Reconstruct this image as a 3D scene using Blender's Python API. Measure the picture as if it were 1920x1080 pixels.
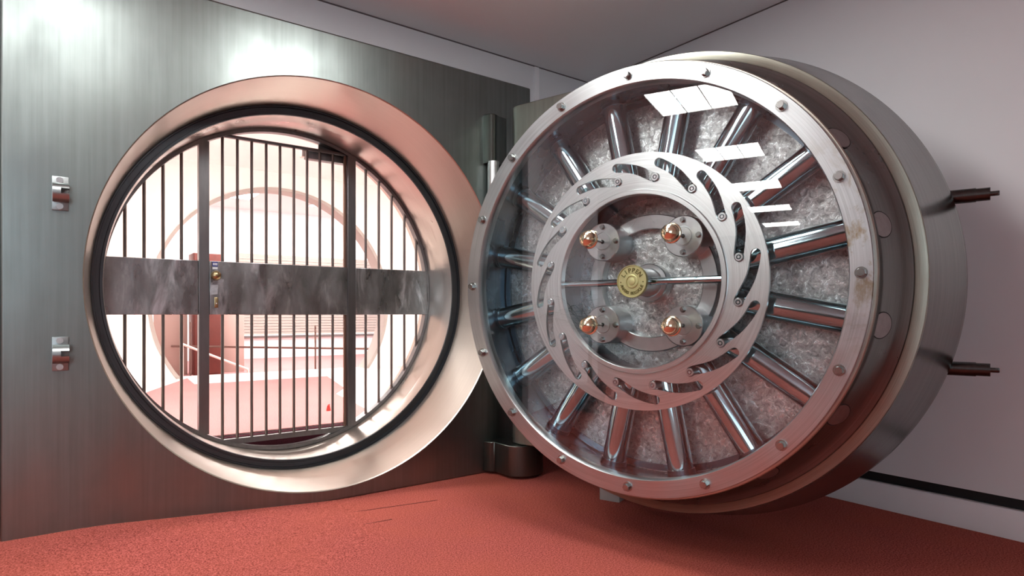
import bpy, bmesh, math, random
from mathutils import Vector, Matrix
random.seed(7)
R = math.radians
for o in list(bpy.data.objects):
    bpy.data.objects.remove(o, do_unlink=True)
SC = bpy.context.scene
COL = SC.collection

# ------------------------------------------------------------------ camera, world, exposure
cam = bpy.data.cameras.new('camera')
cam_o = bpy.data.objects.new('camera', cam)
COL.objects.link(cam_o)
cam_o.location = (0, 0, 1.2)
cam_o.rotation_euler = (R(90), 0, 0)
cam.sensor_width = 36
cam.lens = 1160.7 / 1920 * 36
cam.shift_y = 48.9 / 1920
cam.clip_start = 0.05
SC.camera = cam_o
w = bpy.data.worlds.new('world'); SC.world = w
w.use_nodes = True
w.node_tree.nodes['Background'].inputs[0].default_value = (0.80, 0.91, 1.0, 1)
w.node_tree.nodes['Background'].inputs[1].default_value = 3.2  # cool fill light, enters by the added rear window
vs = SC.view_settings
vs.view_transform = 'Standard'; vs.look = 'None'; vs.gamma = 1; vs.use_curve_mapping = False
vs.exposure = 0.3
P_ROOM = 20.0       # emission of the office ceiling panels
P_VAULT = 35.0       # emission of the vault's ceiling panels
P_FAR = 25.0        # emission of the far room's ceiling panels

# the steel wall's frame: x along it, y into it, z up from the carpet
AW = 0.6415
CX, CY = -1.1564, 3.9678
ZC = 1.2 + 0.1844          # height of the round doorway's centre
MW = Matrix.Translation((CX, CY, 0)) @ Matrix.Rotation(AW, 4, 'Z')
# the open door's frame: x to its free edge, y to its back, z up from its centre
AD = -0.6561
DX, DY, ZD = 0.5596, 3.0081, 1.2 + 0.1609
CEIL = 1.2 + 2.18
RW = 2.65

# ------------------------------------------------------------------ materials
def mat(name):
    m = bpy.data.materials.new(name); m.use_nodes = True
    return m, m.node_tree, m.node_tree.nodes['Principled BSDF']
def N(nt, t, **kw):
    n = nt.nodes.new(t)
    for k, v in kw.items():
        if k in n.inputs.keys(): n.inputs[k].default_value = v
        else: setattr(n, k, v)
    return n
def L(nt, a, b): nt.links.new(a, b)
def ramp(nt, fac, stops):
    r = N(nt, 'ShaderNodeValToRGB')
    el = r.color_ramp.elements
    while len(el) < len(stops): el.new(0.5)
    for e, (p, c) in zip(el, stops):
        e.position = p; e.color = (c, c, c, 1) if isinstance(c, (int, float)) else (*c, 1)
    L(nt, fac, r.inputs[0]); return r.outputs[0]
def coords(nt, scale, kind='Object', src=None):
    tc = N(nt, 'ShaderNodeTexCoord'); mp = N(nt, 'ShaderNodeMapping')
    mp.inputs['Scale'].default_value = scale
    L(nt, src if src else tc.outputs[kind], mp.inputs[0]); return mp.outputs[0]
def noise(nt, vec, scale=1, detail=4, rough=0.55, dist=0.0):
    n = N(nt, 'ShaderNodeTexNoise')
    n.inputs['Scale'].default_value = scale; n.inputs['Detail'].default_value = detail
    n.inputs['Roughness'].default_value = rough; n.inputs['Distortion'].default_value = dist
    L(nt, vec, n.inputs['Vector']); return n.outputs[0]
def mix(nt, fac, a, b):
    m = N(nt, 'ShaderNodeMix', data_type='RGBA')
    if isinstance(fac, float): m.inputs[0].default_value = fac
    else: L(nt, fac, m.inputs[0])
    for i, v in ((6, a), (7, b)):
        if isinstance(v, tuple): m.inputs[i].default_value = (*v, 1)
        else: L(nt, v, m.inputs[i])
    return m.outputs[2]
def bump(nt, b, h, strength, dist=0.002):
    n = N(nt, 'ShaderNodeBump'); n.inputs['Strength'].default_value = strength
    n.inputs['Distance'].default_value = dist
    L(nt, h, n.inputs['Height']); L(nt, n.outputs[0], b.inputs['Normal'])
def polar(nt, zc=0.0, sr=60.0, sa=1.5, sy=3.0):
    """coordinates that run round the local Y axis: radius, angle, depth"""
    tc = N(nt, 'ShaderNodeTexCoord'); sp = N(nt, 'ShaderNodeSeparateXYZ'); L(nt, tc.outputs['Object'], sp.inputs[0])
    z = N(nt, 'ShaderNodeMath', operation='SUBTRACT'); L(nt, sp.outputs[2], z.inputs[0]); z.inputs[1].default_value = zc
    cb = N(nt, 'ShaderNodeCombineXYZ'); L(nt, sp.outputs[0], cb.inputs[0]); L(nt, z.outputs[0], cb.inputs[1])
    ln = N(nt, 'ShaderNodeVectorMath', operation='LENGTH'); L(nt, cb.outputs[0], ln.inputs[0])
    nm = N(nt, 'ShaderNodeVectorMath', operation='NORMALIZE'); L(nt, cb.outputs[0], nm.inputs[0])
    s2 = N(nt, 'ShaderNodeSeparateXYZ'); L(nt, nm.outputs[0], s2.inputs[0])
    def mul(o, k):
        m = N(nt, 'ShaderNodeMath', operation='MULTIPLY'); L(nt, o, m.inputs[0]); m.inputs[1].default_value = k; return m.outputs[0]
    ad = N(nt, 'ShaderNodeMath', operation='ADD'); L(nt, mul(ln.outputs['Value'], sr), ad.inputs[0]); L(nt, mul(sp.outputs[1], sy), ad.inputs[1])
    c = N(nt, 'ShaderNodeCombineXYZ'); L(nt, mul(s2.outputs[0], sa), c.inputs[0]); L(nt, mul(s2.outputs[1], sa), c.inputs[1]); L(nt, ad.outputs[0], c.inputs[2])
    return c.outputs[0]

def plain(name, col, rough=0.5, metal=0.0, var=0.0, vs_=8.0, bmp=0.0):
    m, nt, b = mat(name)
    b.inputs['Base Color'].default_value = (*col, 1); b.inputs['Roughness'].default_value = rough
    b.inputs['Metallic'].default_value = metal
    n = noise(nt, coords(nt, (1, 1, 1)), vs_, 4)
    if var:
        L(nt, mix(nt, n, tuple(c * (1 - var) for c in col), tuple(min(1, c * (1 + var)) for c in col)), b.inputs['Base Color'])
    if bmp: bump(nt, b, noise(nt, coords(nt, (1, 1, 1)), vs_ * 12, 3), bmp)
    return m
def steel(name, col=(0.32, 0.33, 0.33), r0=0.22, r1=0.42, scale=(45, 45, 1.6), smudge=1.6, dark=0.55, bmp=0.05, aniso=0.0):
    """brushed steel: fine streaks along local Z, wide smudges in colour and gloss"""
    m, nt, b = mat(name)
    b.inputs['Metallic'].default_value = 1
    st = noise(nt, coords(nt, scale), 1, 5, 0.6)
    sm = noise(nt, coords(nt, (1, 1, 0.7)), smudge, 4, 0.5, 0.2)
    c = mix(nt, ramp(nt, sm, [(0.3, 0.0), (0.7, 1.0)]), tuple(x * dark for x in col), col)
    c = mix(nt, ramp(nt, st, [(0.3, 0.0), (0.75, 0.45)]), c, tuple(min(1, x * 1.25) for x in col))
    L(nt, c, b.inputs['Base Color'])
    add = N(nt, 'ShaderNodeMath', operation='ADD'); L(nt, st, add.inputs[0]); L(nt, sm, add.inputs[1])
    L(nt, ramp(nt, add.outputs[0], [(0.0, r0), (1.0, r1)]) if False else ramp(nt, sm, [(0.3, r1), (0.7, r0)]), b.inputs['Roughness'])
    bump(nt, b, st, bmp)
    if aniso: b.inputs['Anisotropic'].default_value = aniso
    return m
def turned(name, col, r0=0.2, r1=0.4, zc=0.0, sr=70, sa=1.6, sy=70, bmp=0.06, blot=0.0, blot_col=(0.2, 0.17, 0.12), var=0.2):
    """lathe-turned metal: fine lines round the local Y axis"""
    m, nt, b = mat(name)
    b.inputs['Metallic'].default_value = 1
    n = noise(nt, polar(nt, zc, sr, sa, sy), 1, 5, 0.6)
    sm = noise(nt, coords(nt, (1, 1, 1)), 3.0, 5, 0.6, 0.3)
    c = mix(nt, ramp(nt, n, [(0.3, 0.0), (0.7, 1.0)]), tuple(x * (1 - var) for x in col), tuple(min(1, x * (1 + var * 0.6)) for x in col))
    if blot:
        bl = noise(nt, coords(nt, (1, 1, 1)), 7.0, 8, 0.7, 0.6)
        tc = N(nt, 'ShaderNodeTexCoord')
        k = ramp(nt, bl, [(0.5, 0.0), (0.62, 1.0)])
        dist = N(nt, 'ShaderNodeVectorMath', operation='DISTANCE'); L(nt, tc.outputs['Object'], dist.inputs[0])
        dist.inputs[1].default_value = blot if isinstance(blot, tuple) else (0, 0, 0)
        mul = N(nt, 'ShaderNodeMath', operation='MULTIPLY'); L(nt, k, mul.inputs[0])
        L(nt, ramp(nt, dist.outputs['Value'], [(0.12, 1.0), (0.5, 0.0)]), mul.inputs[1])
        c = mix(nt, mul.outputs[0], c, blot_col)
    L(nt, c, b.inputs['Base Color'])
    L(nt, ramp(nt, sm, [(0.3, r0), (0.7, r1)]), b.inputs['Roughness'])
    if bmp: bump(nt, b, n, bmp)
    return m

M = {}
M['plate'] = steel('brushed_plate_steel', (0.235, 0.270, 0.261), 0.30, 0.44, (38, 38, 1.1), 2.4, 0.66, 0.12)
M['block'] = steel('hinge_steel', (0.12, 0.135, 0.125), 0.28, 0.40, (30, 30, 1.0), 2.0, 0.7, 0.08)
M['arm'] = steel('crane_arm_steel', (0.36, 0.38, 0.34), 0.32, 0.45, (30, 30, 1.0), 2.0, 0.7, 0.08)
M['bevel'] = turned('turned_doorway_steel', (0.56, 0.51, 0.45), 0.28, 0.34, ZC, 260, 3.0, 260, 0.0, var=0.06)
M['seal'] = turned('dark_seal_steel', (0.085, 0.095, 0.105), 0.38, 0.5, ZC, 200, 2.5, 200, 0.0)
M['tunnel'] = turned('tunnel_steel', (0.56, 0.51, 0.46), 0.26, 0.36, ZC, 260, 3.0, 200, 0.0, var=0.06)
M['flange'] = turned('flange_steel', (0.50, 0.54, 0.55), 0.28, 0.42, 0, 260, 2.0, 200, 0.0, (1.02, 0.0, 0.12), (0.30, 0.25, 0.17))
M['lip'] = turned('lip_steel', (0.50, 0.49, 0.43), 0.28, 0.4, 0, 60, 1.2, 60)
M['drum'] = turned('drum_steel', (0.22, 0.23, 0.225), 0.24, 0.34, 0, 200, 2.0, 200, 0.0)
M['step'] = turned('bare_step_steel', (0.34, 0.345, 0.29), 0.36, 0.5, 0, 260, 3.0, 260, 0.05)
M['cone'] = turned('cone_steel', (0.225, 0.24, 0.235), 0.17, 0.26, 0, 120, 1.5, 60, 0.0)
M['cam'] = turned('cam_plate_steel', (0.70, 0.74, 0.73), 0.28, 0.36, 0, 200, 1.5, 100, 0.0)
M['satin'] = steel('satin_steel', (0.56, 0.59, 0.59), 0.25, 0.36, (20, 20, 20), 3, 0.85, 0.03)
M['chrome'] = steel('polished_bolt_steel', (0.40, 0.53, 0.56), 0.06, 0.13, (6, 6, 6), 3, 0.85, 0.01)
M['innerdrum'] = turned('inner_drum_steel', (0.13, 0.175, 0.21), 0.22, 0.32, 0, 200, 2, 200, 0.0)
M['gate'] = steel('gate_steel', (0.22, 0.22, 0.225), 0.30, 0.48, (30, 30, 3), 3, 0.6, 0.05)
M['bar'] = plain('gate_bar_steel', (0.16, 0.13, 0.12), 0.35, 0.9, 0.2)
M['band'] = None
M['black'] = plain('black_recess', (0.006, 0.006, 0.007), 0.6)
M['hex'] = steel('hex_bolt_steel', (0.36, 0.38, 0.37), 0.2, 0.3, (20, 20, 20), 3, 0.8, 0.02)
M['latch'] = steel('latch_steel', (0.30, 0.33, 0.33), 0.34, 0.44, (20, 20, 20), 3, 0.8, 0.02)
M['peg'] = turned('dark_oiled_steel', (0.08, 0.078, 0.074), 0.2, 0.3, 0, 60, 1.5, 60)
M['plug'] = plain('bolt_end_steel', (0.36, 0.34, 0.34), 0.42, 1.0, 0.25, 30, 0.05)
M['groove'] = plain('dark_gap', (0.02, 0.02, 0.02), 0.7)
M['brass'] = plain('polished_brass', (0.74, 0.68, 0.48), 0.16, 1.0, 0.08, 12)
M['brassplain'] = plain('cast_yellow_brass', (0.62, 0.60, 0.30), 0.42, 0.7, 0.12, 20, 0.03)
M['brassdark'] = plain('brass_groove', (0.16, 0.14, 0.04), 0.6, 0.5)
M['brassold'] = plain('worn_brass', (0.45, 0.36, 0.2), 0.3, 1.0, 0.2)
M['blue'] = plain('blue_sticker', (0.03, 0.05, 0.25), 0.5)
M['white'] = plain('white_sticker', (0.8, 0.82, 0.85), 0.5)
M['wall'] = plain('office_wall_paint', (0.74, 0.75, 0.77), 0.55, 0, 0.02, 3, 0.02)
M['skirt'] = plain('skirting_paint', (0.86, 0.86, 0.88), 0.35, 0, 0.02)
M['ceiling'] = plain('ceiling_paint', (0.84, 0.86, 0.88), 0.7, 0, 0.02, 2)
M['vwall'] = plain('vault_wall_paint', (0.90, 0.86, 0.84), 0.6, 0, 0.02)
M['vfloor'] = plain('pale_vault_floor', (0.85, 0.80, 0.77), 0.35, 0, 0.02)
M['ring'] = plain('beige_ring_trim', (0.42, 0.37, 0.34), 0.4)
M['wood'] = plain('red_brown_wood', (0.14, 0.030, 0.022), 0.4, 0, 0.3, 6)
M['pinkpanel'] = plain('pink_beige_panel', (0.45, 0.30, 0.26), 0.5)
M['blind'] = plain('cream_blind', (0.40, 0.34, 0.30), 0.6, 0, 0.05)
M['rail'] = plain('dark_rail', (0.20, 0.12, 0.10), 0.35, 0.6)
M['railw'] = plain('pale_rail', (0.85, 0.75, 0.68), 0.4, 0.2)
M['plasticred'] = plain('red_plastic', (0.5, 0.03, 0.02), 0.4)
M['frame'] = plain('lamp_frame_white', (0.75, 0.75, 0.75), 0.5)
M['pot'] = plain('dark_plant_pot', (0.06, 0.06, 0.06), 0.4)
M['leaf'] = plain('palm_leaf', (0.05, 0.11, 0.04), 0.45, 0, 0.3)
M['stem'] = plain('palm_stem', (0.14, 0.09, 0.05), 0.7, 0, 0.3)
M['stone'] = plain('grey_stop_block', (0.34, 0.33, 0.32), 0.8, 0, 0.1, 30, 0.1)

def band_mat():
    m, nt, b = mat('scuffed_band_steel')
    b.inputs['Metallic'].default_value = 1
    big = noise(nt, coords(nt, (1, 1, 0.45)), 7.0, 6, 0.62, 0.25)
    st = noise(nt, coords(nt, (1, 1, 0.3)), 11.0, 4, 0.55, 0.2)
    c = mix(nt, ramp(nt, big, [(0.35, 0.0), (0.65, 1.0)]), (0.21, 0.215, 0.215), (0.36, 0.37, 0.38))
    ch = noise(nt, coords(nt, (1, 1, 0.35)), 9.0, 5, 0.6, 0.5)
    c = mix(nt, ramp(nt, ch, [(0.52, 0.0), (0.72, 0.8)]), c, (0.75, 0.76, 0.80))
    L(nt, c, b.inputs['Base Color'])
    L(nt, ramp(nt, st, [(0.35, 0.46), (0.65, 0.24)]), b.inputs['Roughness'])
    bump(nt, b, st, 0.3, 0.010)
    return m
M['band'] = band_mat()

def damascene():
    m, nt, b = mat('engine_turned_back_plate')
    b.inputs['Metallic'].default_value = 1
    co = coords(nt, (1, 1, 1))
    w1 = noise(nt, co, 5, 6, 0.65, 0.5)
    w2 = noise(nt, co, 36, 8, 0.74, 0.8)
    c = mix(nt, ramp(nt, w2, [(0.36, 0.0), (0.66, 1.0)]), (0.16, 0.172, 0.168), (0.80, 0.85, 0.84))
    c = mix(nt, ramp(nt, w1, [(0.42, 0.0), (0.68, 0.6)]), c, (0.22, 0.22, 0.21))
    L(nt, c, b.inputs['Base Color'])
    L(nt, ramp(nt, w2, [(0.35, 0.40), (0.65, 0.22)]), b.inputs['Roughness'])
    bump(nt, b, w2, 0.4, 0.006)
    return m
M['back'] = damascene()

def carpet(name, a, b_, c_):
    m, nt, b = mat(name)
    b.inputs['Roughness'].default_value = 0.95
    b.inputs['Specular IOR Level'].default_value = 0.1
    co = coords(nt, (1, 1, 1))
    f1 = noise(nt, co, 130, 3, 0.8)
    f2 = noise(nt, co, 1.3, 4, 0.6)
    c = mix(nt, ramp(nt, f1, [(0.36, 0.0), (0.62, 1.0)]), a, b_)
    c = mix(nt, ramp(nt, f2, [(0.4, 0.0), (0.7, 0.35)]), c, c_)
    L(nt, c, b.inputs['Base Color'])
    bump(nt, b, f1, 0.6, 0.006)
    return m
M['carpet'] = carpet('red_carpet', (0.14, 0.018, 0.016), (0.60, 0.155, 0.125), (0.47, 0.115, 0.062))
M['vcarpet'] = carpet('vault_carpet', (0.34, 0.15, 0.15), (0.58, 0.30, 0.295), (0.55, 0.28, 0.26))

def glass():
    m, nt, b = mat('clear_glass')
    nt.nodes.remove(b)
    out = nt.nodes['Material Output']
    tr = N(nt, 'ShaderNodeBsdfTransparent'); tr.inputs[0].default_value = (0.97, 0.98, 0.985, 1)
    gl = N(nt, 'ShaderNodeBsdfGlossy'); gl.inputs['Roughness'].default_value = 0.0
    gl.inputs[0].default_value = (1, 1, 1, 1)
    fr = N(nt, 'ShaderNodeFresnel'); fr.inputs[0].default_value = 1.52
    ml = N(nt, 'ShaderNodeMath', operation='MULTIPLY_ADD'); L(nt, fr.outputs[0], ml.inputs[0]); ml.inputs[1].default_value = 1.9; ml.inputs[2].default_value = 0.02
    ml.use_clamp = True
    geo = N(nt, 'ShaderNodeNewGeometry')
    inv = N(nt, 'ShaderNodeMath', operation='SUBTRACT'); inv.inputs[0].default_value = 1; L(nt, geo.outputs['Backfacing'], inv.inputs[1])
    m2 = N(nt, 'ShaderNodeMath', operation='MULTIPLY'); L(nt, ml.outputs[0], m2.inputs[0]); L(nt, inv.outputs[0], m2.inputs[1])
    mx = N(nt, 'ShaderNodeMixShader'); L(nt, m2.outputs[0], mx.inputs[0]); L(nt, tr.outputs[0], mx.inputs[1]); L(nt, gl.outputs[0], mx.inputs[2])
    L(nt, mx.outputs[0], out.inputs[0])
    return m
M['glass'] = glass()
def emit(name, col, s):
    m, nt, b = mat(name)
    b.inputs['Base Color'].default_value = (0.8, 0.8, 0.8, 1)
    b.inputs['Emission Color'].default_value = (*col, 1); b.inputs['Emission Strength'].default_value = s
    return m
M['lamp'] = emit('office_lamp_diffuser', (1.0, 0.985, 0.96), P_ROOM)
M['vlamp'] = emit('vault_lamp_diffuser', (1.0, 0.93, 0.88), P_VAULT)
M['flamp'] = emit('far_lamp_diffuser', (1.0, 0.97, 0.93), P_FAR)

# ------------------------------------------------------------------ mesh helpers
class MB:
    def __init__(s): s.bm = bmesh.new()
    def mark(s): s._n = len(s.bm.verts)
    def xf(s, n0, m):
        s.bm.verts.ensure_lookup_table()
        vsx = s.bm.verts[n0:]
        for v in vsx: v.co = m @ v.co
    def box(s, a, b, bev=0.0):
        n0 = len(s.bm.verts)
        x0, y0, z0 = a; x1, y1, z1 = b
        t = bmesh.new()
        bmesh.ops.create_cube(t, size=1)
        for v in t.verts:
            v.co = Vector(((x0 + x1) / 2 + v.co.x * (x1 - x0), (y0 + y1) / 2 + v.co.y * (y1 - y0), (z0 + z1) / 2 + v.co.z * (z1 - z0)))
        if bev: bmesh.ops.bevel(t, geom=list(t.edges), offset=bev, segments=2, affect='EDGES', profile=0.5)
        s.join(t); return n0
    def join(s, t):
        me = bpy.data.meshes.new('tmp'); t.to_mesh(me); t.free(); s.bm.from_mesh(me); bpy.data.meshes.remove(me)
    def tube(s, p, q, r, seg=16, r2=None, caps=True):
        p, q = Vector(p), Vector(q); d = q - p
        if r2 is None: r2 = r
        zz = d.normalized(); xx = zz.orthogonal().normalized(); yy = zz.cross(xx)
        a = []; b = []
        for i in range(seg):
            t = 2 * math.pi * i / seg; u = xx * math.cos(t) + yy * math.sin(t)
            a.append(s.bm.verts.new(p + u * r)); b.append(s.bm.verts.new(q + u * r2))
        for i in range(seg):
            j = (i + 1) % seg; s.bm.faces.new((a[i], a[j], b[j], b[i]))
        if caps: s.bm.faces.new(a[::-1]); s.bm.faces.new(b)
    def lathe(s, prof, seg=128, zc=0.0, xc=0.0, closed=False, cap0=False, cap1=False):
        """prof = [(y, r)], spun round the Y axis through (xc, zc)"""
        rings = []
        for (y, r) in prof:
            rings.append([s.bm.verts.new((xc + r * math.cos(2 * math.pi * i / seg), y, zc + r * math.sin(2 * math.pi * i / seg))) for i in range(seg)])
        k = len(rings)
        for a in range(k if closed else k - 1):
            A = rings[a]; B = rings[(a + 1) % k]
            for i in range(seg):
                j = (i + 1) % seg; s.bm.faces.new((A[i], B[i], B[j], A[j]))
        if cap0: s.bm.faces.new(rings[0])
        if cap1: s.bm.faces.new(rings[-1][::-1])
    def prism(s, pts, z0, z1):
        a = [s.bm.verts.new((x, y, z0)) for x, y in pts]; b = [s.bm.verts.new((x, y, z1)) for x, y in pts]
        n = len(pts)
        for i in range(n):
            j = (i + 1) % n; s.bm.faces.new((a[i], a[j], b[j], b[i]))
        s.bm.faces.new(a[::-1]); s.bm.faces.new(b)
    def poly(s, pts):
        s.bm.faces.new([s.bm.verts.new(p) for p in pts])
    def build(s, name, m, parent=None, angle=35, loc=None, recalc=True):
        bm = s.bm
        if recalc: bmesh.ops.recalc_face_normals(bm, faces=bm.faces)
        for f in bm.faces: f.smooth = True
        for e in bm.edges:
            if len(e.link_faces) != 2 or e.calc_face_angle(0) > R(angle): e.smooth = False
        me = bpy.data.meshes.new(name); bm.to_mesh(me); bm.free()
        me.materials.append(m)
        o = bpy.data.objects.new(name, me); COL.objects.link(o)
        if parent: o.parent = parent
        if loc is not None: o.location = loc
        return o
def tag(o, label=None, cat=None, group=None, kind=None):
    if label: o['label'] = label
    if cat: o['category'] = cat
    if group: o['group'] = group
    if kind: o['kind'] = kind
    return o
def thing(name, label, cat, loc, rz=0.0, group=None):
    o = bpy.data.objects.new(name, None); COL.objects.link(o); o.empty_display_size = 0.1
    o.location = loc; o.rotation_euler = (0, 0, rz)
    return tag(o, label, cat, group)
def W(x, y, z): return MW @ Vector((x, y, z))
def struct(name, mb, m, **k):
    o = mb.build(name, m, **k); o.matrix_world = MW; o['kind'] = 'structure'; return o
def copy_tree(o, parent=None):
    c = o.copy(); COL.objects.link(c)
    if parent: c.parent = parent
    for ch in [x for x in list(COL.objects) if x.parent == o]: copy_tree(ch, c)
    return c
def plate_with_hole(mb, x0, x1, z0, z1, y, xc, zc, r, seg=128):
    """flat sheet facing -y with a round hole"""
    inner = []; outer = []
    for i in range(seg):
        t = 2 * math.pi * i / seg; c, sn = math.cos(t), math.sin(t)
        inner.append(mb.bm.verts.new((xc + r * c, y, zc + r * sn)))
        ks = []
        if c > 1e-9: ks.append((x1 - xc) / c)
        if c < -1e-9: ks.append((x0 - xc) / c)
        if sn > 1e-9: ks.append((z1 - zc) / sn)
        if sn < -1e-9: ks.append((z0 - zc) / sn)
        k = min(ks); outer.append([xc + k * c, zc + k * sn, t])
    for X, Z in ((x0, z0), (x1, z0), (x0, z1), (x1, z1)):    # move nearest outer vertex onto each corner
        j = min(range(seg), key=lambda q: (outer[q][0] - X) ** 2 + (outer[q][1] - Z) ** 2); outer[j][0] = X; outer[j][1] = Z
    ov = [mb.bm.verts.new((a, y, b)) for a, b, _ in outer]
    for i in range(seg):
        j = (i + 1) % seg; mb.bm.faces.new((inner[i], inner[j], ov[j], ov[i]))
    return ov

# ------------------------------------------------------------------ the setting
def ramp_z(x, y):
    """the carpet climbs slightly towards the left end of the steel wall"""
    k = max(0.0, min(1.0, (0.05 - x) / 1.30))
    d = max(0.0, min(1.0, (y + 1.1) / 1.1)); d = d * d * (3 - 2 * d)
    return 0.102 * k * d
mb = MB()
nx, ny = 60, 40
xs = [-14.5 + i * 0.5 for i in range(23)] + [-3.0 + i * 0.12 for i in range(1, 48)]
xs = [x for x in xs if x < RW] + [RW]
ys = [-6.6] + [-5.6 + i * 0.45 for i in range(10)] + [-1.2 + i * 0.1 for i in range(0, 12)] + [0.37]
grid = [[mb.bm.verts.new((x, y, ramp_z(x, y))) for x in xs] for y in ys]
for j in range(len(ys) - 1):
    for i in range(len(xs) - 1):
        mb.bm.faces.new((grid[j][i], grid[j][i + 1], grid[j + 1][i + 1], grid[j + 1][i]))
struct('floor', mb, M['carpet'])
for k, (a, b) in enumerate([((-0.453, -0.496), (0.155, -0.554)), ((-0.344, -0.228), (0.554, -0.386))]):
    mb = MB(); d = Vector((b[0] - a[0], b[1] - a[1])).normalized(); n = Vector((-d.y, d.x)) * 0.0022
    mb.prism([(a[0] - n.x, a[1] - n.y), (b[0] - n.x, b[1] - n.y), (b[0] + n.x, b[1] + n.y), (a[0] + n.x, a[1] + n.y)], 0.0, 0.0025)
    struct('trim_%d' % (k + 4), mb, plain('carpet_seam', (0.16, 0.03, 0.025), 0.9) if k == 0 else bpy.data.materials['carpet_seam'])

mb = MB(); mb.box((-14.5, -6.6, CEIL), (RW + 0.1, 0.5, CEIL + 0.1)); struct('ceiling', mb, M['ceiling'])
# back wall behind the steel (with the opening the vault block fills)
mb = MB()
mb.box((1.55, 0.37, 0), (RW, 0.47, CEIL)); mb.box((-3.2, 0.37, 0), (-1.5, 0.47, CEIL)); mb.box((-1.5, 0.37, 2.9), (1.55, 0.47, CEIL))
struct('wall_back', mb, M['wall'])
mb = MB(); mb.box((1.955, 0.352, 0.0), (2.005, 0.372, CEIL - 0.012)); struct('trim_1', mb, M['skirt'])
mb = MB(); mb.box((-3.2, 0.362, CEIL - 0.007), (RW, 0.372, CEIL)); struct('trim_2', mb, plain('shadow_gap', (0.13, 0.11, 0.11), 0.8))
mb = MB(); mb.box((RW - 0.008, -6.6, CEIL - 0.006), (RW, 0.35, CEIL)); struct('trim_3', mb, bpy.data.materials['shadow_gap'])
# right wall: panel above, black recess, skirting below
mb = MB(); mb.box((RW, -6.6, 0.222), (RW + 0.12, 0.40, CEIL)); struct('wall_right', mb, M['wall'])
mb = MB(); mb.box((RW + 0.045, -6.6, 0.0), (RW + 0.12, 0.40, 0.222)); struct('trim_6', mb, M['black'])
mb = MB(); mb.box((RW - 0.004, -6.6, 0.0), (RW + 0.04, 0.38, 0.160), 0.004); struct('baseboard_right', mb, M['skirt'])
# the rest of the office, behind and beside the camera
mb = MB(); mb.box((-5.6, -0.02, 0), (-2.5, 0.10, CEIL)); struct('wall_left', mb, M['wall'])
mb = MB(); mb.box((-2.5, 0.05, 0), (-1.64, 0.37, CEIL)); struct('trim_7', mb, M['block'])
mb = MB(); mb.box((-14.5, 2.4, 0), (-5.6, 2.5, CEIL)); mb.box((-5.7, 0.1, 0), (-5.6, 2.5, CEIL)); struct('wall_passage', mb, plain('brown_passage_wall', (0.16, 0.13, 0.11), 0.6))
mb = MB(); mb.box((-14.5, 0.37, -0.02), (-5.6, 2.4, 0.0)); struct('floor_passage', mb, M['carpet'])
mb = MB(); mb.box((-14.5, 0.37, CEIL), (-5.6, 2.4, CEIL + 0.1)); struct('ceiling_passage', mb, M['ceiling'])
mb = MB(); mb.box((-14.6, -6.6, 0), (-14.5, 2.5, CEIL)); struct('wall_end', mb, plain('dim_end_wall', (0.12, 0.10, 0.09), 0.6))
mb = MB(); mb.box((-14.5, -6.7, 0), (-7.0, -6.6, CEIL)); mb.box((-2.2, -6.7, 0), (RW, -6.6, CEIL)); mb.box((-7.0, -6.7, 0), (-2.2, -6.6, 0.9)); mb.box((-7.0, -6.7, 3.15), (-2.2, -6.6, CEIL)); struct('wall_rear', mb, plain('rear_wall_paint', (0.62, 0.62, 0.62), 0.6))

mb = MB()
for x in (-7.0, -5.42, -3.83, -2.25): mb.box((x, -6.68, 0.9), (x + 0.05, -6.62, 3.15))
mb.box((-7.0, -6.68, 0.9), (-2.2, -6.62, 0.95)); mb.box((-7.0, -6.68, 3.10), (-2.2, -6.62, 3.15))
struct('added_window_1', mb, M['frame'])  # window added behind the camera to let fill light onto walls and ceiling
# vault room behind the gate
VZ = 0.30
VY0, VY1 = 1.02, 5.8
VX0, VX1 = -3.0, 4.2
VC = 3.35
mb = MB(); plate_with_hole(mb, VX0, VX1, -0.2, VC, VY0, 0, ZC, 1.2); struct('wall_vault_front', mb, M['vwall'])
mb = MB(); mb.box((VX0 - 0.1, VY0, -0.2), (VX0, VY1, VC)); struct('wall_vault_left', mb, M['vwall'])
mb = MB(); mb.box((VX1, VY0, -0.2), (VX1 + 0.1, VY1, VC)); struct('wall_vault_right', mb, M['vwall'])
mb = MB(); mb.box((VX0, VY0, VC), (VX1, VY1, VC + 0.1)); struct('ceiling_vault', mb, M['vwall'])
FXC, FZC, FR = 1.38, 1.2 + 0.155, 1.72
mb = MB(); plate_with_hole(mb, VX0, VX1, -0.8, VC + 0.2, VY1, FXC, FZC, FR)
plate_with_hole(mb, VX0, VX1, -0.8, VC + 0.2, VY1 + 0.3, FXC, FZC, FR); struct('wall_vault_far', mb, M['vwall'])
mb = MB(); mb.lathe([(VY1, FR), (VY1 + 0.3, FR)], 128, FZC, FXC); mb.lathe([(VY1 - 0.02, FR), (VY1 - 0.02, FR + 0.045), (VY1 + 0.01, FR + 0.045), (VY1 + 0.01, FR)], 128, FZC, FXC, closed=True)
struct('door_2', mb, M['ring'])
mb = MB(); mb.box((VX0, VY0 + 0.06, -0.2), (VX1, VY1 + 0.35, VZ)); struct('floor_vault', mb, M['vfloor'])
mb = MB()
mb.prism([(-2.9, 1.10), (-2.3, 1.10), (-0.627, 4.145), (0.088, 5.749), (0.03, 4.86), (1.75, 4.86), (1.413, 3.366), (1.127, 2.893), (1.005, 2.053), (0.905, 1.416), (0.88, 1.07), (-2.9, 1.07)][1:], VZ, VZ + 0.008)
struct('floor_vault_carpet', mb, M['vcarpet'])
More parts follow.
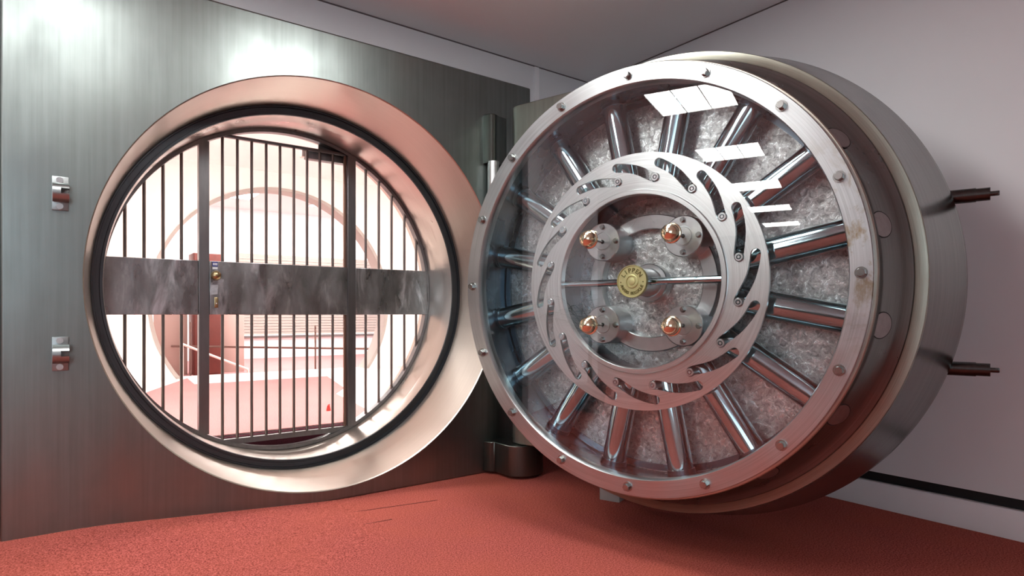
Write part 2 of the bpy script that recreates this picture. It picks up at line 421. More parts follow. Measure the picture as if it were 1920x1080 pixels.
mb = MB(); mb.box((-1.2, VY0 - 0.02, -0.1), (1.2, VY0 + 0.05, VZ - 0.005)); struct('trim_8', mb, carpet('shaded_riser_carpet', (0.02, 0.005, 0.007), (0.07, 0.016, 0.024), (0.06, 0.012, 0.02)))  # riser under the gate: shade put into a darker carpet colour
# far room
FZ = 0.05
mb = MB(); mb.box((-3, 6.15, FZ - 0.1), (9, 14, FZ)); struct('floor_far', mb, M['vcarpet'])
mb = MB(); mb.box((-3, 6.15, 3.9), (9, 14, 4.0)); struct('ceiling_far', mb, M['vwall'])
mb = MB(); mb.box((-3, 13.0, FZ), (9, 13.1, 3.9)); struct('wall_far', mb, M['vwall'])
mb = MB(); mb.box((-3.1, 6.1, FZ), (-3, 13.1, 3.9)); mb.box((9, 6.1, FZ), (9.1, 13.1, 3.9)); struct('wall_far_side', mb, M['vwall'])
mb = MB(); mb.box((2.4, 12.9, 0.575), (6.5, 12.99, 0.60)); struct('trim_9', mb, M['rail'])

# ------------------------------------------------------------------ the steel wall with the round doorway
PW = thing('vault_door_surround', 'huge brushed steel plate wall pierced by a round stepped doorway', 'vault wall', W(0, 0, 0), AW)
mb = MB()
z0, z1 = 0.0, 1.2 + 1.803
ov = plate_with_hole(mb, -1.64, 1.63, z0, z1, 0.0, 0, ZC, 1.31, 160)
bv = [mb.bm.verts.new((v.co.x, 0.40, v.co.z)) for v in ov]
for i in range(len(ov)):
    j = (i + 1) % len(ov); mb.bm.faces.new((ov[i], ov[j], bv[j], bv[i]))
pl = mb.build('face_plate', M['plate'], PW)
bvm = pl.modifiers.new('bevel', 'BEVEL'); bvm.width = 0.012; bvm.segments = 3; bvm.limit_method = 'ANGLE'; bvm.angle_limit = R(60)
mb = MB(); mb.lathe([(-0.002, 1.312), (0.004, 1.306), (0.455, 1.262), (0.468, 1.258)], 192, ZC); mb.build('bevelled_mouth', M['bevel'], PW)
mb = MB(); mb.lathe([(0.466, 1.2585), (0.474, 1.256), (0.474, 1.248), (0.490, 1.246), (0.492, 1.216), (0.486, 1.214), (0.486, 1.200), (0.497, 1.197)], 192, ZC, ); mb.build('seal_ring', M['seal'], PW)
mb = MB(); mb.lathe([(0.497, 1.197), (0.60, 1.188), (0.612, 1.190), (0.618, 1.200), (1.03, 1.200)], 192, ZC); mb.build('tunnel_lining', M['tunnel'], PW)
# outer shell so that the doorway is a solid casing
mb = MB(); mb.lathe([(0.40, 1.34), (1.02, 1.34)], 96, ZC); mb.build('casing', M['block'], PW)

def bracket_prof(depth, xe0=1.172, n=14):
    """footprint of the hinge knuckle: flows out of the plate into a barrel round the pin"""
    pts = [(xe0, 0.0)]
    pts += [(xe0 + 0.006, -0.05), (xe0 + 0.02, -0.075), (xe0 + 0.045, -0.085)]
    for i in range(n + 1):
        t = math.pi * (1.10 + 0.80 * i / n)
        pts.append((1.38 + 0.17 * math.cos(t), -0.20 + 0.13 * math.sin(t) * 1.2))
    pts += [(1.62, -0.10), (1.70, -0.03), (1.72, 0.0)]
    return pts
for zz0, zz1 in ((0.02, 1.2 - 0.955), (1.2 + 1.13, 1.2 + 1.50)):
    mb = MB()
    if zz0 < 1: mb.prism(bracket_prof(0), zz0, zz1)
    else: mb.prism([(1.172, 0.01), (1.172, 0.0), (1.178, -0.05), (1.192, -0.075), (1.215, -0.085), (1.24, -0.080), (1.27, -0.062), (1.30, -0.05), (1.36, -0.045), (1.36, 0.01)], zz0, zz1)
    kn = mb.build('hinge_knuckle', M['block'], PW)
    b = kn.modifiers.new('bevel', 'BEVEL'); b.width = 0.006; b.segments = 2; b.limit_method = 'ANGLE'; b.angle_limit = R(50)
mb = MB(); mb.tube((1.226, -0.056, 0.9), (1.226, -0.056, 1.2 + 1.145), 0.0445, 32); mb.build('hinge_pin', M['satin'], PW)

def latch(zc):
    """catch for one of the door's clamping pegs: foot plate, notched half barrel, two screws"""
    mb = MB(); x = -1.405
    mb.box((x - 0.034, -0.012, zc - 0.085), (x + 0.034, 0.0, zc + 0.085), 0.002)
    o = mb.build('latch_bracket', M['latch'], PW)
    mb = MB()
    def half(x0, x1, a0, a1, n=18):
        r, ri = 0.047, 0.030
        A = [];
        for i in range(n + 1):
            t = a0 + (a1 - a0) * i / n
            A.append((-0.040 - r * math.cos(t), zc + r * math.sin(t), -0.040 - ri * math.cos(t), zc + ri * math.sin(t)))
        V = [[mb.bm.verts.new((X, a, b)) for X in (x0, x1)] + [mb.bm.verts.new((X, c, d)) for X in (x0, x1)] for a, b, c, d in A]
        for i in range(n):
            p, q = V[i], V[i + 1]
            mb.bm.faces.new((p[0], p[1], q[1], q[0])); mb.bm.faces.new((p[2], q[2], q[3], p[3]))
            mb.bm.faces.new((p[0], q[0], q[2], p[2])); mb.bm.faces.new((p[1], p[3], q[3], q[1]))
        for p in (V[0], V[-1]): mb.bm.faces.new((p[0], p[1], p[3], p[2]))
    half(x - 0.032, x + 0.002, -math.pi * 0.75, math.pi * 0.75)
    half(x + 0.002, x + 0.036, R(22), math.pi * 0.75)
    half(x + 0.002, x + 0.036, -math.pi * 0.75, -R(12))
    mb.build('notched_barrel', M['latch'], o)
    for s in (-1, 1):
        mb = MB(); mb.tube((x - 0.002, -0.020, zc + s * 0.066), (x - 0.002, -0.010, zc + s * 0.066), 0.015, 20); mb.build('screw', M['satin'], o)
latch(1.2 + 0.608); latch(1.2 - 0.200)

# ------------------------------------------------------------------ fixed grille and gate
GY = 0.90
GR = thing('fixed_grille', 'dark steel bars and posts fixed inside the round doorway beside the gate', 'grille', W(0, GY, 0.14), AW)
GR.location = W(0, GY, 0)
def bottom_z(x, r=1.195): return ZC - math.sqrt(max(0, r * r - x * x))
def top_z(x, r=1.195): return ZC + math.sqrt(max(0, r * r - x * x))
BZ0, BZ1 = 1.2 - 0.004, 1.2 + 0.372
mb = MB(); mb.lathe([(-0.03, 1.198), (-0.03, 1.172), (0.03, 1.172), (0.03, 1.198)], 160, ZC, closed=True); mb.build('arched_frame', M['gate'], GR)
for x in (-0.586, 0.490):
    mb = MB(); mb.box((x - 0.033, -0.036, bottom_z(x, 1.18)), (x + 0.033, 0.025, top_z(x, 1.18)), 0.002); mb.build('post', M['gate'], GR, angle=20)
for x in (-1.053, -0.944, -0.833, -0.722, 0.622, 0.737, 0.852, 0.971, 1.083):
    mb = MB(); mb.tube((x, 0, bottom_z(x, 1.18)), (x, 0, top_z(x, 1.18)), 0.0105, 12); mb.build('bar', M['bar'], GR)
for x0, x1 in ((-1.19, -0.622), (0.526, 1.19)):
    mb = MB(); mb.box((x0, -0.030, BZ0), (x1, 0.030, BZ1), 0.003); mb.build('cross_band', M['band'], GR, angle=20)

GT = thing('barred_gate', 'barred steel gate leaf with a wide scuffed lock band and small brass knob', 'gate', W(0, GY, 0), AW)
mb = MB(); mb.box((-0.551, -0.014, 1.2 + 1.262), (0.452, 0.014, 1.2 + 1.284), 0.002); mb.build('top_rail', M['gate'], GT)
mb = MB(); mb.box((-0.551, -0.016, 1.2 - 0.935), (0.452, 0.016, 1.2 - 0.895), 0.002); mb.build('bottom_rail', M['gate'], GT, angle=20)
for x in (-0.461, -0.361, -0.263, -0.161, -0.061, 0.042, 0.142, 0.242, 0.345):
    mb = MB(); mb.tube((x, 0, 1.2 - 0.90), (x, 0, 1.2 + 1.27), 0.0105, 12); mb.build('bar', M['bar'], GT)
mb = MB(); mb.box((0.435, -0.012, 1.2 - 0.93), (0.453, 0.012, 1.2 + 1.28), 0.002); mb.build('hinge_stile', plain('rust_brown_stile', (0.16, 0.09, 0.065), 0.5, 0.5), GT)
mb = MB(); mb.box((-0.551, -0.034, BZ0), (0.452, 0.034, BZ1), 0.003); lb = mb.build('lock_band', M['band'], GT, angle=20)
mb = MB(); mb.lathe([(-0.096, 0.002), (-0.094, 0.018), (-0.083, 0.031), (-0.067, 0.034), (-0.055, 0.026), (-0.047, 0.014), (-0.042, 0.015), (-0.038, 0.028), (-0.033, 0.028)], 24, 1.2 + 0.270, -0.517, cap0=True)
tag(mb.build('knob', M['brassold'], GT), 'round brass knob')
mb = MB(); mb.box((-0.521, -0.041, 1.2 + 0.045), (-0.496, -0.033, 1.2 + 0.118), 0.003)
kp = mb.build('keyhole_plate', M['brassold'], GT)
mb = MB(); mb.tube((-0.508, -0.043, 1.2 + 0.075), (-0.508, -0.040, 1.2 + 0.075), 0.004, 12); mb.build('rivet', M['white'], kp)
mb = MB(); mb.box((-0.534, -0.0355, 1.2 + 0.335), (-0.498, -0.0335, 1.2 + 0.368)); st = mb.build('sticker', M['blue'], GT)
mb = MB()
for k, x in enumerate((-0.529, -0.519, -0.509)): mb.box((x, -0.0362, 1.2 + 0.343), (x + 0.007, -0.0355, 1.2 + 0.360))
mb.box((-0.532, -0.0362, 1.2 + 0.315), (-0.500, -0.0340, 1.2 + 0.330)); mb.build('sticker_print', M['white'], st)
mb = MB()
for a_, b_, c_, d_ in ((-0.548, 0.135, -0.500, 0.215), (-0.535, 0.205, -0.478, 0.225), (-0.515, 0.220, -0.462, 0.245)):
    mb.poly([(a_, -0.0346, 1.2 + b_), (c_, -0.0346, 1.2 + b_ + 0.006), (c_ + 0.004, -0.0346, 1.2 + d_), (a_ + 0.006, -0.0346, 1.2 + d_ + 0.008)])
mb.build('pale_rubbed_patch', plain('chalky_rub', (0.42, 0.43, 0.46), 0.5, 0.4, 0.4, 30), GT)
# door closer behind the gate's top rail
DCL = thing('door_closer', 'dark closer box fixed behind the top rail of the barred gate', 'door closer', W(0.15, GY + 0.05, 1.2 + 1.22), AW)
mb = MB(); mb.box((0.0, -0.02, -0.01), (0.34, 0.05, 0.062), 0.006); mb.build('closer_body', M['gate'], DCL)
mb = MB(); mb.box((-0.035, -0.015, 0.0), (-0.008, 0.04, 0.055), 0.003); mb.build('end_cap', M['railw'], DCL)
mb = MB(); mb.prism([(0.10, 0.0), (0.34, 0.0), (0.34, 0.012), (0.10, 0.012)], 0.062, 0.075); mb.box((0.10, 0.0, 0.075), (0.30, 0.012, 0.14)); mb.build('mounting_plate', M['gate'], DCL)

# small red thing on the vault carpet, behind the gate
t = MB(); t.tube((0, 0, 0), (0, 0, 0.05), 0.022, 10, 0.012); t.tube((0, 0, 0.05), (0.012, 0, 0.06), 0.012, 10, 0.004)
o = t.build('rubber_stopper', M['plasticred']); o.matrix_world = MW @ Matrix.Translation((0.615, 1.72, VZ + 0.008))
tag(o, 'small red rubber stopper lying on the pink carpet behind the gate', 'stopper')

# ------------------------------------------------------------------ the open round door
DR = thing('vault_door', 'massive round steel vault door standing open with glazed bolt work', 'vault door', (DX, DY, 0), AD)
def dpart(mb, name, m, parent=DR, **k):
    o = mb.build(name, m, parent, **k)
    if parent is DR: o.location = (0, 0, ZD)
    return o
SEG = 192
# y = towards the back of the door
mb = MB(); mb.lathe([(0.075, 0.957), (0.012, 0.957), (0.006, 0.961), (0.006, 1.040), (0.010, 1.0436), (0.030, 1.0436), (0.030, 1.036), (0.075, 1.036)], SEG, closed=True); flange = dpart(mb, 'clamping_ring', M['flange'])
mb = MB(); mb.lathe([(0.036, 1.034), (0.036, 1.052), (0.040, 1.056), (0.064, 1.056), (0.068, 1.046), (0.075, 1.034)], SEG, closed=True); dpart(mb, 'front_lip', M['lip'])
cone0 = [(0.066, 1.030), (0.075, 1.040), (0.150, 1.046), (0.185, 1.050), (0.200, 1.054), (0.300, 1.104), (0.316, 1.120), (0.330, 1.146), (0.340, 1.150)]
mb = MB(); mb.lathe(cone0, SEG); dpart(mb, 'drum', M['drum'])
mb = MB(); mb.lathe([(0.340, 1.150), (0.343, 1.153), (0.352, 1.195), (0.362, 1.1995), (0.372, 1.199)], SEG); dpart(mb, 'bare_step', M['step'])
mb = MB(); mb.lathe([(0.372, 1.199), (0.384, 1.201), (0.770, 1.309), (0.790, 1.3155), (0.83, 1.3155), (0.84, 1.300), (0.84, 0.02)], SEG, cap1=True); dpart(mb, 'tapered_plug', M['cone'])
# inside of the drum
mb = MB(); mb.lathe([(0.030, 0.962), (0.075, 0.960), (0.30, 0.980)], SEG); dpart(mb, 'inner_drum', M['innerdrum'])
mb = MB(); mb.lathe([(0.30, 0.982), (0.30, 0.001)], SEG, cap1=True); dpart(mb, 'back_plate', M['back'])
mb = MB(); mb.lathe([(0.299, 0.972), (0.285, 0.972), (0.285, 0.940), (0.299, 0.940)], SEG, closed=True); dpart(mb, 'rim_ring', M['innerdrum'])
mb = MB(); mb.lathe([(0.299, 0.356), (0.258, 0.356), (0.254, 0.352), (0.254, 0.284), (0.258, 0.280), (0.299, 0.280)], 128, closed=True); dpart(mb, 'inner_ring', M['satin'])
# glass
mb = MB(); mb.lathe([(0.026, 0.0005), (0.026, 0.962), (0.040, 0.962), (0.040, 0.0005)], SEG, closed=True)
gl = dpart(mb, 'glass_pane', M['glass'])
# hexagonal bolts round the clamping ring
def hexbolt():
    mb = MB()
    mb.tube((0, 0.0065, 0), (0, 0.001, 0), 0.0235, 24)
    mb.tube((0, 0.001, 0), (0, -0.018, 0), 0.0175, 6)
    mb.tube((0, -0.018, 0), (0, -0.021, 0), 0.0160, 12, 0.0145)
    return mb
me0 = None
for k in range(16):
    a = k * math.pi / 8
    if me0 is None:
        o = hexbolt().build('hex_bolt', M['hex'], DR, angle=25); me0 = o
    else:
        o = me0.copy(); COL.objects.link(o)
    o.location = (math.cos(a), 0.0, ZD + math.sin(a)); o.rotation_euler = (0, 0.3 * k, 0)
# locking bolts with their ends in the drum wall
def bolt_meshes():
    mb = MB()
    pr = [(0.47, 0.030), (0.470, 0.055), (0.478, 0.0625), (0.54, 0.0625), (0.985, 0.0625)]
    seg = 40; rings = []
    for x, r in pr: rings.append([mb.bm.verts.new((x, r * math.cos(2 * math.pi * i / seg), r * math.sin(2 * math.pi * i / seg))) for i in range(seg)])
    for A, B in zip(rings, rings[1:]):
        for i in range(seg):
            j = (i + 1) % seg; mb.bm.faces.new((A[i], A[j], B[j], B[i]))
    mb.bm.faces.new(rings[0][::-1])
    rod = mb
    mc = MB(); mc.tube((0.945, 0, 0), (0.975, 0, 0), 0.068, 40); collar = mc
    # end disc flush with the sloping drum: slope of drum 0.05 per 0.10 of depth
    me = MB(); mg = MB(); n = 40
    def surf(y, z):   # distance along x where drum surface lies at depth y and height z
        yy = 0.22 + y; r = 1.054 + (yy - 0.200) * 0.5
        return math.sqrt(max(0.0, r * r - z * z))
    for m_, rr, lift in ((me, 0.053, 0.0015), (mg, 0.0575, 0.0007)):
        c = m_.bm.verts.new((surf(0, 0) + lift, 0.0, 0.0)); ring = []
        ringm = []
        for i in range(n):
            t = 2 * math.pi * i / n; y, z = rr * math.cos(t), rr * math.sin(t)
            ring.append(m_.bm.verts.new((surf(y, z) + lift, y, z)))
            ringm.append(m_.bm.verts.new((surf(y / 2, z / 2) + lift, y / 2, z / 2)))
        for i in range(n):
            j = (i + 1) % n
            m_.bm.faces.new((c, ringm[i], ringm[j])); m_.bm.faces.new((ringm[i], ring[i], ring[j], ringm[j]))
    return rod, collar, me, mg
proto = None
for k in range(16):
    a = (k + 0.5) * math.pi / 8
    if proto is None:
        rod, collar, me_, mg = bolt_meshes()
        b = rod.build('locking_bolt', M['chrome'], DR)
        c = collar.build('guide_collar', M['innerdrum'], b)
        e = me_.build('bolt_end', M['plug'], b, recalc=False); g = mg.build('bolt_gap', M['groove'], b, recalc=False)
        proto = b
    else:
        b = copy_tree(proto, DR)
    b.location = (0, 0.215, ZD); b.rotation_euler = (0, -a, 0)
# cam plate with sixteen curved slots
def cam_plate():
    def P(r, deg): return (r * math.cos(R(deg)), r * math.sin(R(deg)))
    line = [(0.516, -0.3), (0.5165, 1.0), (0.525, 3.6), (0.545, 8.6), (0.560, 12.5), (0.575, 17.2), (0.589, 22.0)]
    hw = 0.0225
    cur = bpy.data.curves.new('cam_curve', 'CURVE'); cur.dimensions = '2D'; cur.fill_mode = 'BOTH'; cur.extrude = 0.009; cur.bevel_depth = 0.0
    def loop(pts):
        s = cur.splines.new('POLY'); s.points.add(len(pts) - 1); s.use_cyclic_u = True
        for q, p in zip(s.points, pts): q.co = (p[0], p[1], 0, 1)
    loop([P(0.638, i * 360 / 180) for i in range(180)]); loop([P(0.448, i * 360 / 180) for i in range(180)])
    for k in range(16):
        off = (k + 0.5) * 22.5 - 0.3
        pts = [Vector(P(r, d + off)) for r, d in line]
        # resample smooth
        sm = []
        for i in range(len(pts) - 1):
            for t in (0.0, 0.5):
                p0 = pts[max(i - 1, 0)]; p1 = pts[i]; p2 = pts[i + 1]; p3 = pts[min(i + 2, len(pts) - 1)]
                sm.append(0.5 * ((2 * p1) + (p2 - p0) * t + (2 * p0 - 5 * p1 + 4 * p2 - p3) * t * t + (-p0 + 3 * p1 - 3 * p2 + p3) * t ** 3))
        sm.append(pts[-1])
        Lf, Rt = [], []
        for i, p in enumerate(sm):
            d = (sm[min(i + 1, len(sm) - 1)] - sm[max(i - 1, 0)]).normalized(); n = Vector((-d.y, d.x))
            Lf.append(p + n * hw); Rt.append(p - n * hw)
        d1 = (sm[-1] - sm[-2]).normalized(); d0 = (sm[0] - sm[1]).normalized()
        def capp(c, d, n0):
            out = []
            for i in range(1, 8):
                t = math.pi * i / 8; out.append(c + n0 * hw * math.cos(t) + d * hw * math.sin(t))
            return out
        nE = Vector((-d1.y, d1.x)); nS = Vector((d0.y, -d0.x))
        ring = Lf + capp(sm[-1], d1, nE) + Rt[::-1] + capp(sm[0], d0, -nS)
        loop([(p.x, p.y) for p in ring])
    o = bpy.data.objects.new('tmp_cam', cur); COL.objects.link(o)
    dg = bpy.context.evaluated_depsgraph_get(); me = bpy.data.meshes.new_from_object(o.evaluated_get(dg))
    bpy.data.objects.remove(o)
    me.transform(Matrix.Rotation(R(90), 4, 'X'))     # xy plane -> xz plane, thickness along y
    mb = MB(); mb.bm.from_mesh(me); bpy.data.meshes.remove(me)
    bmesh.ops.remove_doubles(mb.bm, verts=mb.bm.verts, dist=0.0002)
    return mb
mb = cam_plate()
o = mb.build('slotted_cam_plate', M['cam'], DR, angle=30); o.location = (0, 0.098, ZD)
mb = MB(); mb.lathe([(0.089, 0.4578), (0.078, 0.4578), (0.074, 0.454), (0.074, 0.434), (0.078, 0.4306), (0.112, 0.4306), (0.112, 0.4578)], 160, closed=True); dpart(mb, 'retaining_ring', M['cam'])
mb = MB(); mb.lathe([(0.112, 0.446), (0.30, 0.446)], 128); mb.lathe([(0.30, 0.462), (0.112, 0.462)], 128); dpart(mb, 'bearing_drum', M['innerdrum'])
proto = None
for k in range(16):
    a = (k + 0.5) * math.pi / 8 - 0.0131
    if proto is None:
        mb = MB(); mb.tube((0, 0.10, 0), (0, -0.003, 0), 0.0195, 28); mb.tube((0, -0.003, 0), (0, -0.006, 0), 0.0195, 28, 0.0170)
        p = mb.build('cam_pin', M['satin'], DR)
        mb = MB(); mb.lathe([(-0.0062, 0.0055), (-0.0075, 0.0065), (-0.0075, 0.0105), (-0.0062, 0.0115)], 24); mb.build('pin_centre', M['chrome'], p)
        proto = p
    else: p = copy_tree(proto, DR)
    p.location = (0.517 * math.cos(a), 0.0837, ZD + 0.517 * math.sin(a))
# four dial flanges with brass knobs
def dial():
    f = MB(); f.lathe([(0.30, 0.100), (0.152, 0.100), (0.148, 0.096), (0.148, 0.050), (0.150, 0.048), (0.150, 0.044), (0.146, 0.042), (0.146, 0.0105)], 64)
    d = f.build('dial_flange', M['satin'], DR)
    for q in range(4):
        s = MB(); t = q * math.pi / 2
        s.tube((0.078 * math.cos(t), 0.149, 0.078 * math.sin(t)), (0.078 * math.cos(t), 0.145, 0.078 * math.sin(t)), 0.0150, 20)
        s.tube((0.078 * math.cos(t), 0.145, 0.078 * math.sin(t)), (0.078 * math.cos(t), 0.130, 0.078 * math.sin(t)), 0.0105, 6)
        s.build('screw', M['hex'], d)
    s = MB(); s.tube((0, 0.148, 0), (0, 0.02, 0), 0.006, 12); s.build('spindle', M['gate'], d)
    kx = MB(); kx.lathe([(-0.046, 0.0020), (-0.044, 0.014), (-0.036, 0.028), (-0.024, 0.038), (-0.009, 0.0425), (0.001, 0.043), (0.003, 0.0405), (0.006, 0.0405), (0.008, 0.046), (0.013, 0.0485), (0.018, 0.046), (0.020, 0.041), (0.0245, 0.038)], 48, cap0=True, cap1=True)
    kb = kx.build('brass_knob', M['brass'], d)
    return d
proto = dial()
tag(proto)
for k, (x, z) in enumerate(((-0.2185, 0.219), (0.222, 0.216), (-0.2185, -0.217), (0.222, -0.217))):
    d = proto if k == 0 else copy_tree(proto, DR)
    d.location = (x, 0, ZD + z)
# hub, cross rods, maker's medallion
mb = MB(); mb.lathe([(0.30, 0.100), (0.245, 0.100), (0.240, 0.096), (0.240, 0.075), (0.235, 0.070), (0.066, 0.066), (0.062, 0.002)], 64, cap1=True); hub = dpart(mb, 'hub', M['satin'])
mb = MB()
for s in (-1, 1):
    mb.tube((s * 0.05, 0.125, 0), (s * 0.44, 0.125, 0), 0.0180, 24)
dpart(mb, 'cross_rod', M['chrome'])
mb = MB(); mb.lathe([(0.062, 0.081), (0.048, 0.081), (0.045, 0.079), (0.045, 0.077), (0.050, 0.075), (0.050, 0.035), (0.046, 0.034), (0.045, 0.032), (0.045, 0.028), (0.047, 0.0265), (0.050, 0.026), (0.050, 0.0185), (0.047, 0.0175), (0.0465, 0.016), (0.0465, 0.001)], 72, cap1=True)
med = dpart(mb, 'medallion', M['brassplain']); tag(med, 'yellow brass maker medallion')
def letters(txt, r, a_mid, step, size, flip):
    objs = []
    n = len(txt)
    for i, ch in enumerate(txt):
        if ch == ' ': continue
        cu = bpy.data.curves.new('txt', 'FONT'); cu.body = ch; cu.size = size; cu.align_x = 'CENTER'; cu.align_y = 'CENTER'; cu.extrude = 0.0014; cu.offset = 0.0004
        o = bpy.data.objects.new('txt', cu); COL.objects.link(o)
        dg = bpy.context.evaluated_depsgraph_get(); me = bpy.data.meshes.new_from_object(o.evaluated_get(dg)); bpy.data.objects.remove(o)
        a = a_mid + (i - (n - 1) / 2) * step * (1 if flip else -1)
        rot = a + (90 if flip else -90)
        m = Matrix.Rotation(R(90), 4, 'X') @ Matrix.Translation((r * math.cos(R(a)), r * math.sin(R(a)), 0)) @ Matrix.Rotation(R(rot), 4, 'Z')
        me.transform(m); objs.append(me)
    return objs
mb = MB()
for me in letters('LIPPEN', 0.0540, 92, 22, 0.031, False) + letters('ANVERS BELGIQUE', 0.059, -91, 9.6, 0.0205, True):
    mb.bm.from_mesh(me); bpy.data.meshes.remove(me)
for a in (183, -3):
    mb.tube((0.060 * math.cos(R(a)), 0.0, 0.060 * math.sin(R(a))), (0.060 * math.cos(R(a)), -0.0014, 0.060 * math.sin(R(a))), 0.003, 10)
o = mb.build('lettering', M['brassdark'], med); o.location = (0, 0.0492, 0)
# clamping pegs behind the free edge
for z in (0.392, -0.418):
    mb = MB(); y = 0.87
    for x0, x1, r in ((0.95, 1.345, 0.0330), (1.345, 1.351, 0.0300), (1.351, 1.398, 0.0300), (1.398, 1.429, 0.0115)):
        mb.tube((x0, y, z), (x1, y, z), r, 32)
    mb.box((1.415, y - 0.010, z - 0.010), (1.432, y + 0.010, z + 0.010), 0.002)
    dpart(mb, 'clamping_peg', M['peg'])
# crane arm behind the door down to the hinge
mb = MB()
n = 12; pts = []
for i in range(n + 1):
    t = math.pi / 2 + math.pi * i / n; pts.append((-1.335 + 0.100 * math.cos(t), 0.988 + 0.100 * math.sin(t)))
pts += [(-0.70, 0.888), (-0.70, 1.088)]
mb.prism(pts, 1.2 - 0.952 - ZD, 1.2 + 1.53 - ZD)
o = dpart(mb, 'crane_arm', M['arm'])
b = o.modifiers.new('bevel', 'BEVEL'); b.width = 0.008; b.segments = 2; b.limit_method = 'ANGLE'; b.angle_limit = R(50)
mb = MB(); mb.box((-0.72, 0.838, -0.6), (0.5, 1.02, 0.6), 0.02); dpart(mb, 'crane_cross_head', M['block'])

# stop block on the carpet under the door
o_ = MB(); o_.box((-0.068, -0.05, 0.0), (0.068, 0.05, 0.118), 0.003)
ob = o_.build('stop_block', M['stone']); d_ = Vector((0.047, -0.121)); ang = math.atan2(d_.y, d_.x)
ob.matrix_world = MW @ Matrix.Translation((1.475, -1.045, 0)) @ Matrix.Rotation(ang, 4, 'Z')
tag(ob, 'small grey block on the red carpet under the open round door', 'block')

# ------------------------------------------------------------------ far room furniture seen through both doorways
o = MB(); o.box((0, 0, 0), (0.50, 0.5, 2.30 - 0.0), 0.004)
CB = thing('tall_cabinet', 'tall red-brown wooden cabinet in the bright room beyond the vault', 'cabinet', W(0.714, 9.0, FZ), AW)
o.build('carcass', M['wood'], CB)
mb = MB(); mb.box((0.012, -0.02, 0.02), (0.245, 0.0, 2.28), 0.002); mb.build('door', M['wood'], CB)
mb = MB(); mb.box((0.255, -0.02, 0.02), (0.488, 0.0, 2.28), 0.002); mb.build('door', M['wood'], CB)
PB = thing('partition_panel', 'pink beige partition panel left of the tall cabinet beyond the vault', 'partition', W(0.10, 9.3, FZ), AW)
mb = MB(); mb.box((0, 0, 0), (0.56, 0.05, 1.75), 0.003); mb.build('panel', M['pinkpanel'], PB)
PB2 = thing('partition_panel', 'pink beige partition panel right of the tall cabinet beyond the vault', 'partition', W(1.26, 9.3, FZ), AW)
mb = MB(); mb.box((0, 0, 0), (0.42, 0.05, 1.15), 0.003); mb.build('panel', M['pinkpanel'], PB2)
RL = thing('guard_rail', 'thin dark guard rail with posts seen through the far round doorway', 'railing', W(0.38, 9.22, FZ), AW)
def rp(k): return (0.38 + k * 2.71 - 0.38, 9.22 - k * 3.13 - 9.22)
mb = MB(); a = rp(0); b = rp(1); mb.tube((a[0], a[1], 0.55), (b[0], b[1], 0.55), 0.020, 12); mb.build('top_rail', M['rail'], RL)
for k in (0.10, 0.475, 0.715):
    mb = MB(); a = rp(k); mb.tube((a[0], a[1], 0.0), (a[0], a[1], 1.0 if k < 0.2 else 0.95), 0.016, 12); mb.build('rail_post', M['rail'], RL)
SR = thing('stair_rail', 'white sloping stair handrail in front of the red-brown cabinet', 'handrail', W(0.42, 8.3, FZ), AW)
mb = MB(); mb.tube((0.0, 0, 0.62), (1.15, 0.25, 0.10), 0.022, 12); mb.tube((0.0, 0, 0), (0, 0, 0.62), 0.018, 12); mb.tube((1.15, 0.25, 0), (1.15, 0.25, 0.10), 0.018, 12); mb.build('rail_tube', M['railw'], SR)
BL = thing('slatted_blind', 'cream slatted blind covering the end wall of the far bright room', 'blind', W(2.35, 12.9, 0.64), AW)
mb = MB()
for k in range(28): mb.box((0.0, -0.02, 0.02 + k * 0.075), (4.0, 0.0, 0.085 + k * 0.075))
mb.build('slats', M['blind'], BL)
mb = MB(); mb.box((0, -0.03, 0.0), (4.0, 0.01, 0.03)); mb.build('bottom_bar', M['railw'], BL)

# ------------------------------------------------------------------ lamps
def lamp(loc, rz, size, m, label, group, name='ceiling_light', cells=3, cat='ceiling light'):
    t = thing(name, label, cat, loc, rz, group)
    h = size[0] / 2; v = size[1] / 2
    mb = MB()
    mb.box((-h - 0.025, -v - 0.025, -0.018), (h + 0.025, -v, 0.0)); mb.box((-h - 0.025, v, -0.018), (h + 0.025, v + 0.025, 0.0))
    mb.box((-h - 0.025, -v, -0.018), (-h, v, 0.0)); mb.box((h, -v, -0.018), (h + 0.025, v, 0.0))
    for k in range(1, cells):
        x = -h + size[0] * k / cells; mb.box((x - 0.004, -v, -0.016), (x + 0.004, v, 0.0))
    mb.build('frame', M['frame'], t)
    for k in range(cells):
        x0 = -h + size[0] * k / cells; x1 = x0 + size[0] / cells
        mb = MB(); mb.box((x0 + 0.005, -v + 0.001, -0.010), (x1 - 0.005, v - 0.001, -0.002)); mb.build('diffuser', m, t)
    return t
rowdir = math.atan2(-1.65, -1.75)
LP = [(-0.05, 2.72), (-1.273, 1.734), (-2.23, 1.00), (-3.93, -0.60), (-5.70, -2.28), (-7.57, -4.00), (-9.40, -5.72)]
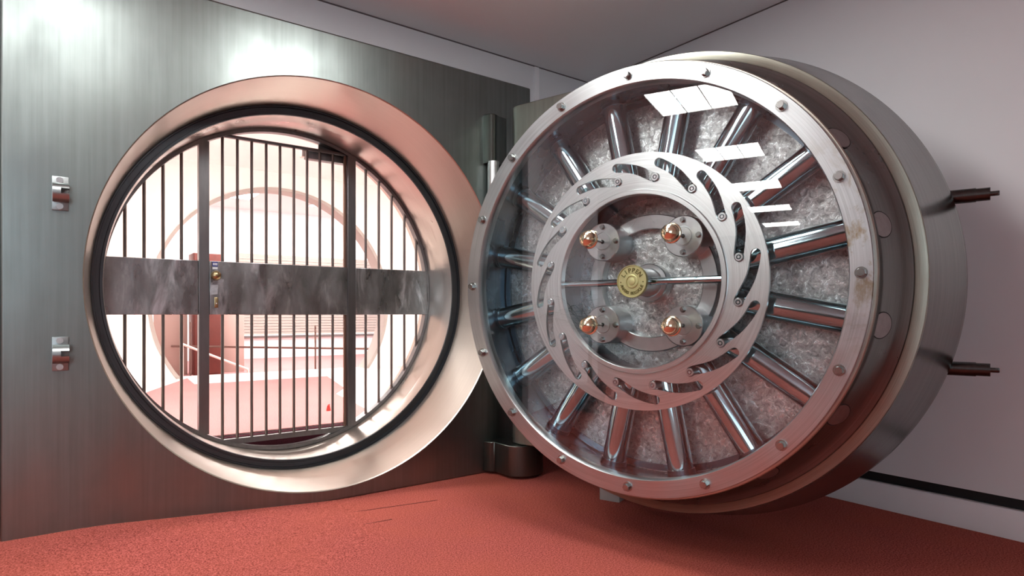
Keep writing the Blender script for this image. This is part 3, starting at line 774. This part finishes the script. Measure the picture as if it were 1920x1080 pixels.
names = ['nearest the vault door', 'second along the row', 'third along the row', 'fourth along the row', 'fifth along the row', 'sixth along the row', 'furthest from the vault door']
for (x, y), nm in zip(LP, names):
    lamp((x, y, CEIL), rowdir + R(90), (0.78, 0.76), M['lamp'], 'square white office ceiling panel, ' + nm, 'office ceiling panels in a row')
for k, (x, y) in enumerate([(-1.6, 1.9), (0.6, 1.9), (2.8, 1.9)]):
    p = W(x, y, VC); lamp(p, AW, (1.2, 0.6), M['vlamp'], 'white vault ceiling panel, ' + ['left', 'middle', 'right'][k] + ' of three behind the steel wall', 'vault ceiling panels', cells=2)
for k, (x, y) in enumerate([(1.4, 8.2), (4.2, 8.2), (1.4, 11.0), (4.6, 11.0)]):
    p = W(x, y, 3.9); lamp(p, AW, (1.8, 0.9), M['flamp'], 'white ceiling panel of the far room, ' + ['near left', 'near right', 'rear left', 'rear right'][k], 'far room ceiling panels', cells=2)

# potted palm standing in the office, seen mirrored in the door's glass
PP = thing('potted_palm', 'potted palm in the office, mirrored in the door glass', 'potted plant', W(-3.3, -0.50, 0))
mb = MB(); mb.tube((0, 0, 0), (0, 0, 0.38), 0.15, 28, 0.20); mb.build('pot', M['pot'], PP)
mb = MB(); mb.tube((0, 0, 0.36), (0.02, 0, 0.95), 0.03, 12, 0.018); mb.build('stem', M['stem'], PP)
mb = MB()
for k in range(13):
    a = k * 2.4; ln = random.uniform(0.5, 0.8); up = random.uniform(0.25, 0.7)
    prev = None
    for s in range(11):
        t = s / 10
        c = Vector((math.cos(a) * ln * t, math.sin(a) * ln * t, 0.92 + up * math.sin(t * 2.3) * 0.8))
        if prev is not None:
            mb.tube(prev, c, 0.004, 5)
            d = (c - prev).normalized(); side = d.cross(Vector((0, 0, 1))).normalized()
            for sg in (-1, 1):
                tip = c + side * sg * 0.16 * math.sin(0.3 + t * 2.6) + Vector((0, 0, -0.06)) + d * 0.05
                mb.poly([prev, prev + d * 0.012, tip])
        prev = c
mb.build('fronds', M['leaf'], PP, recalc=False)
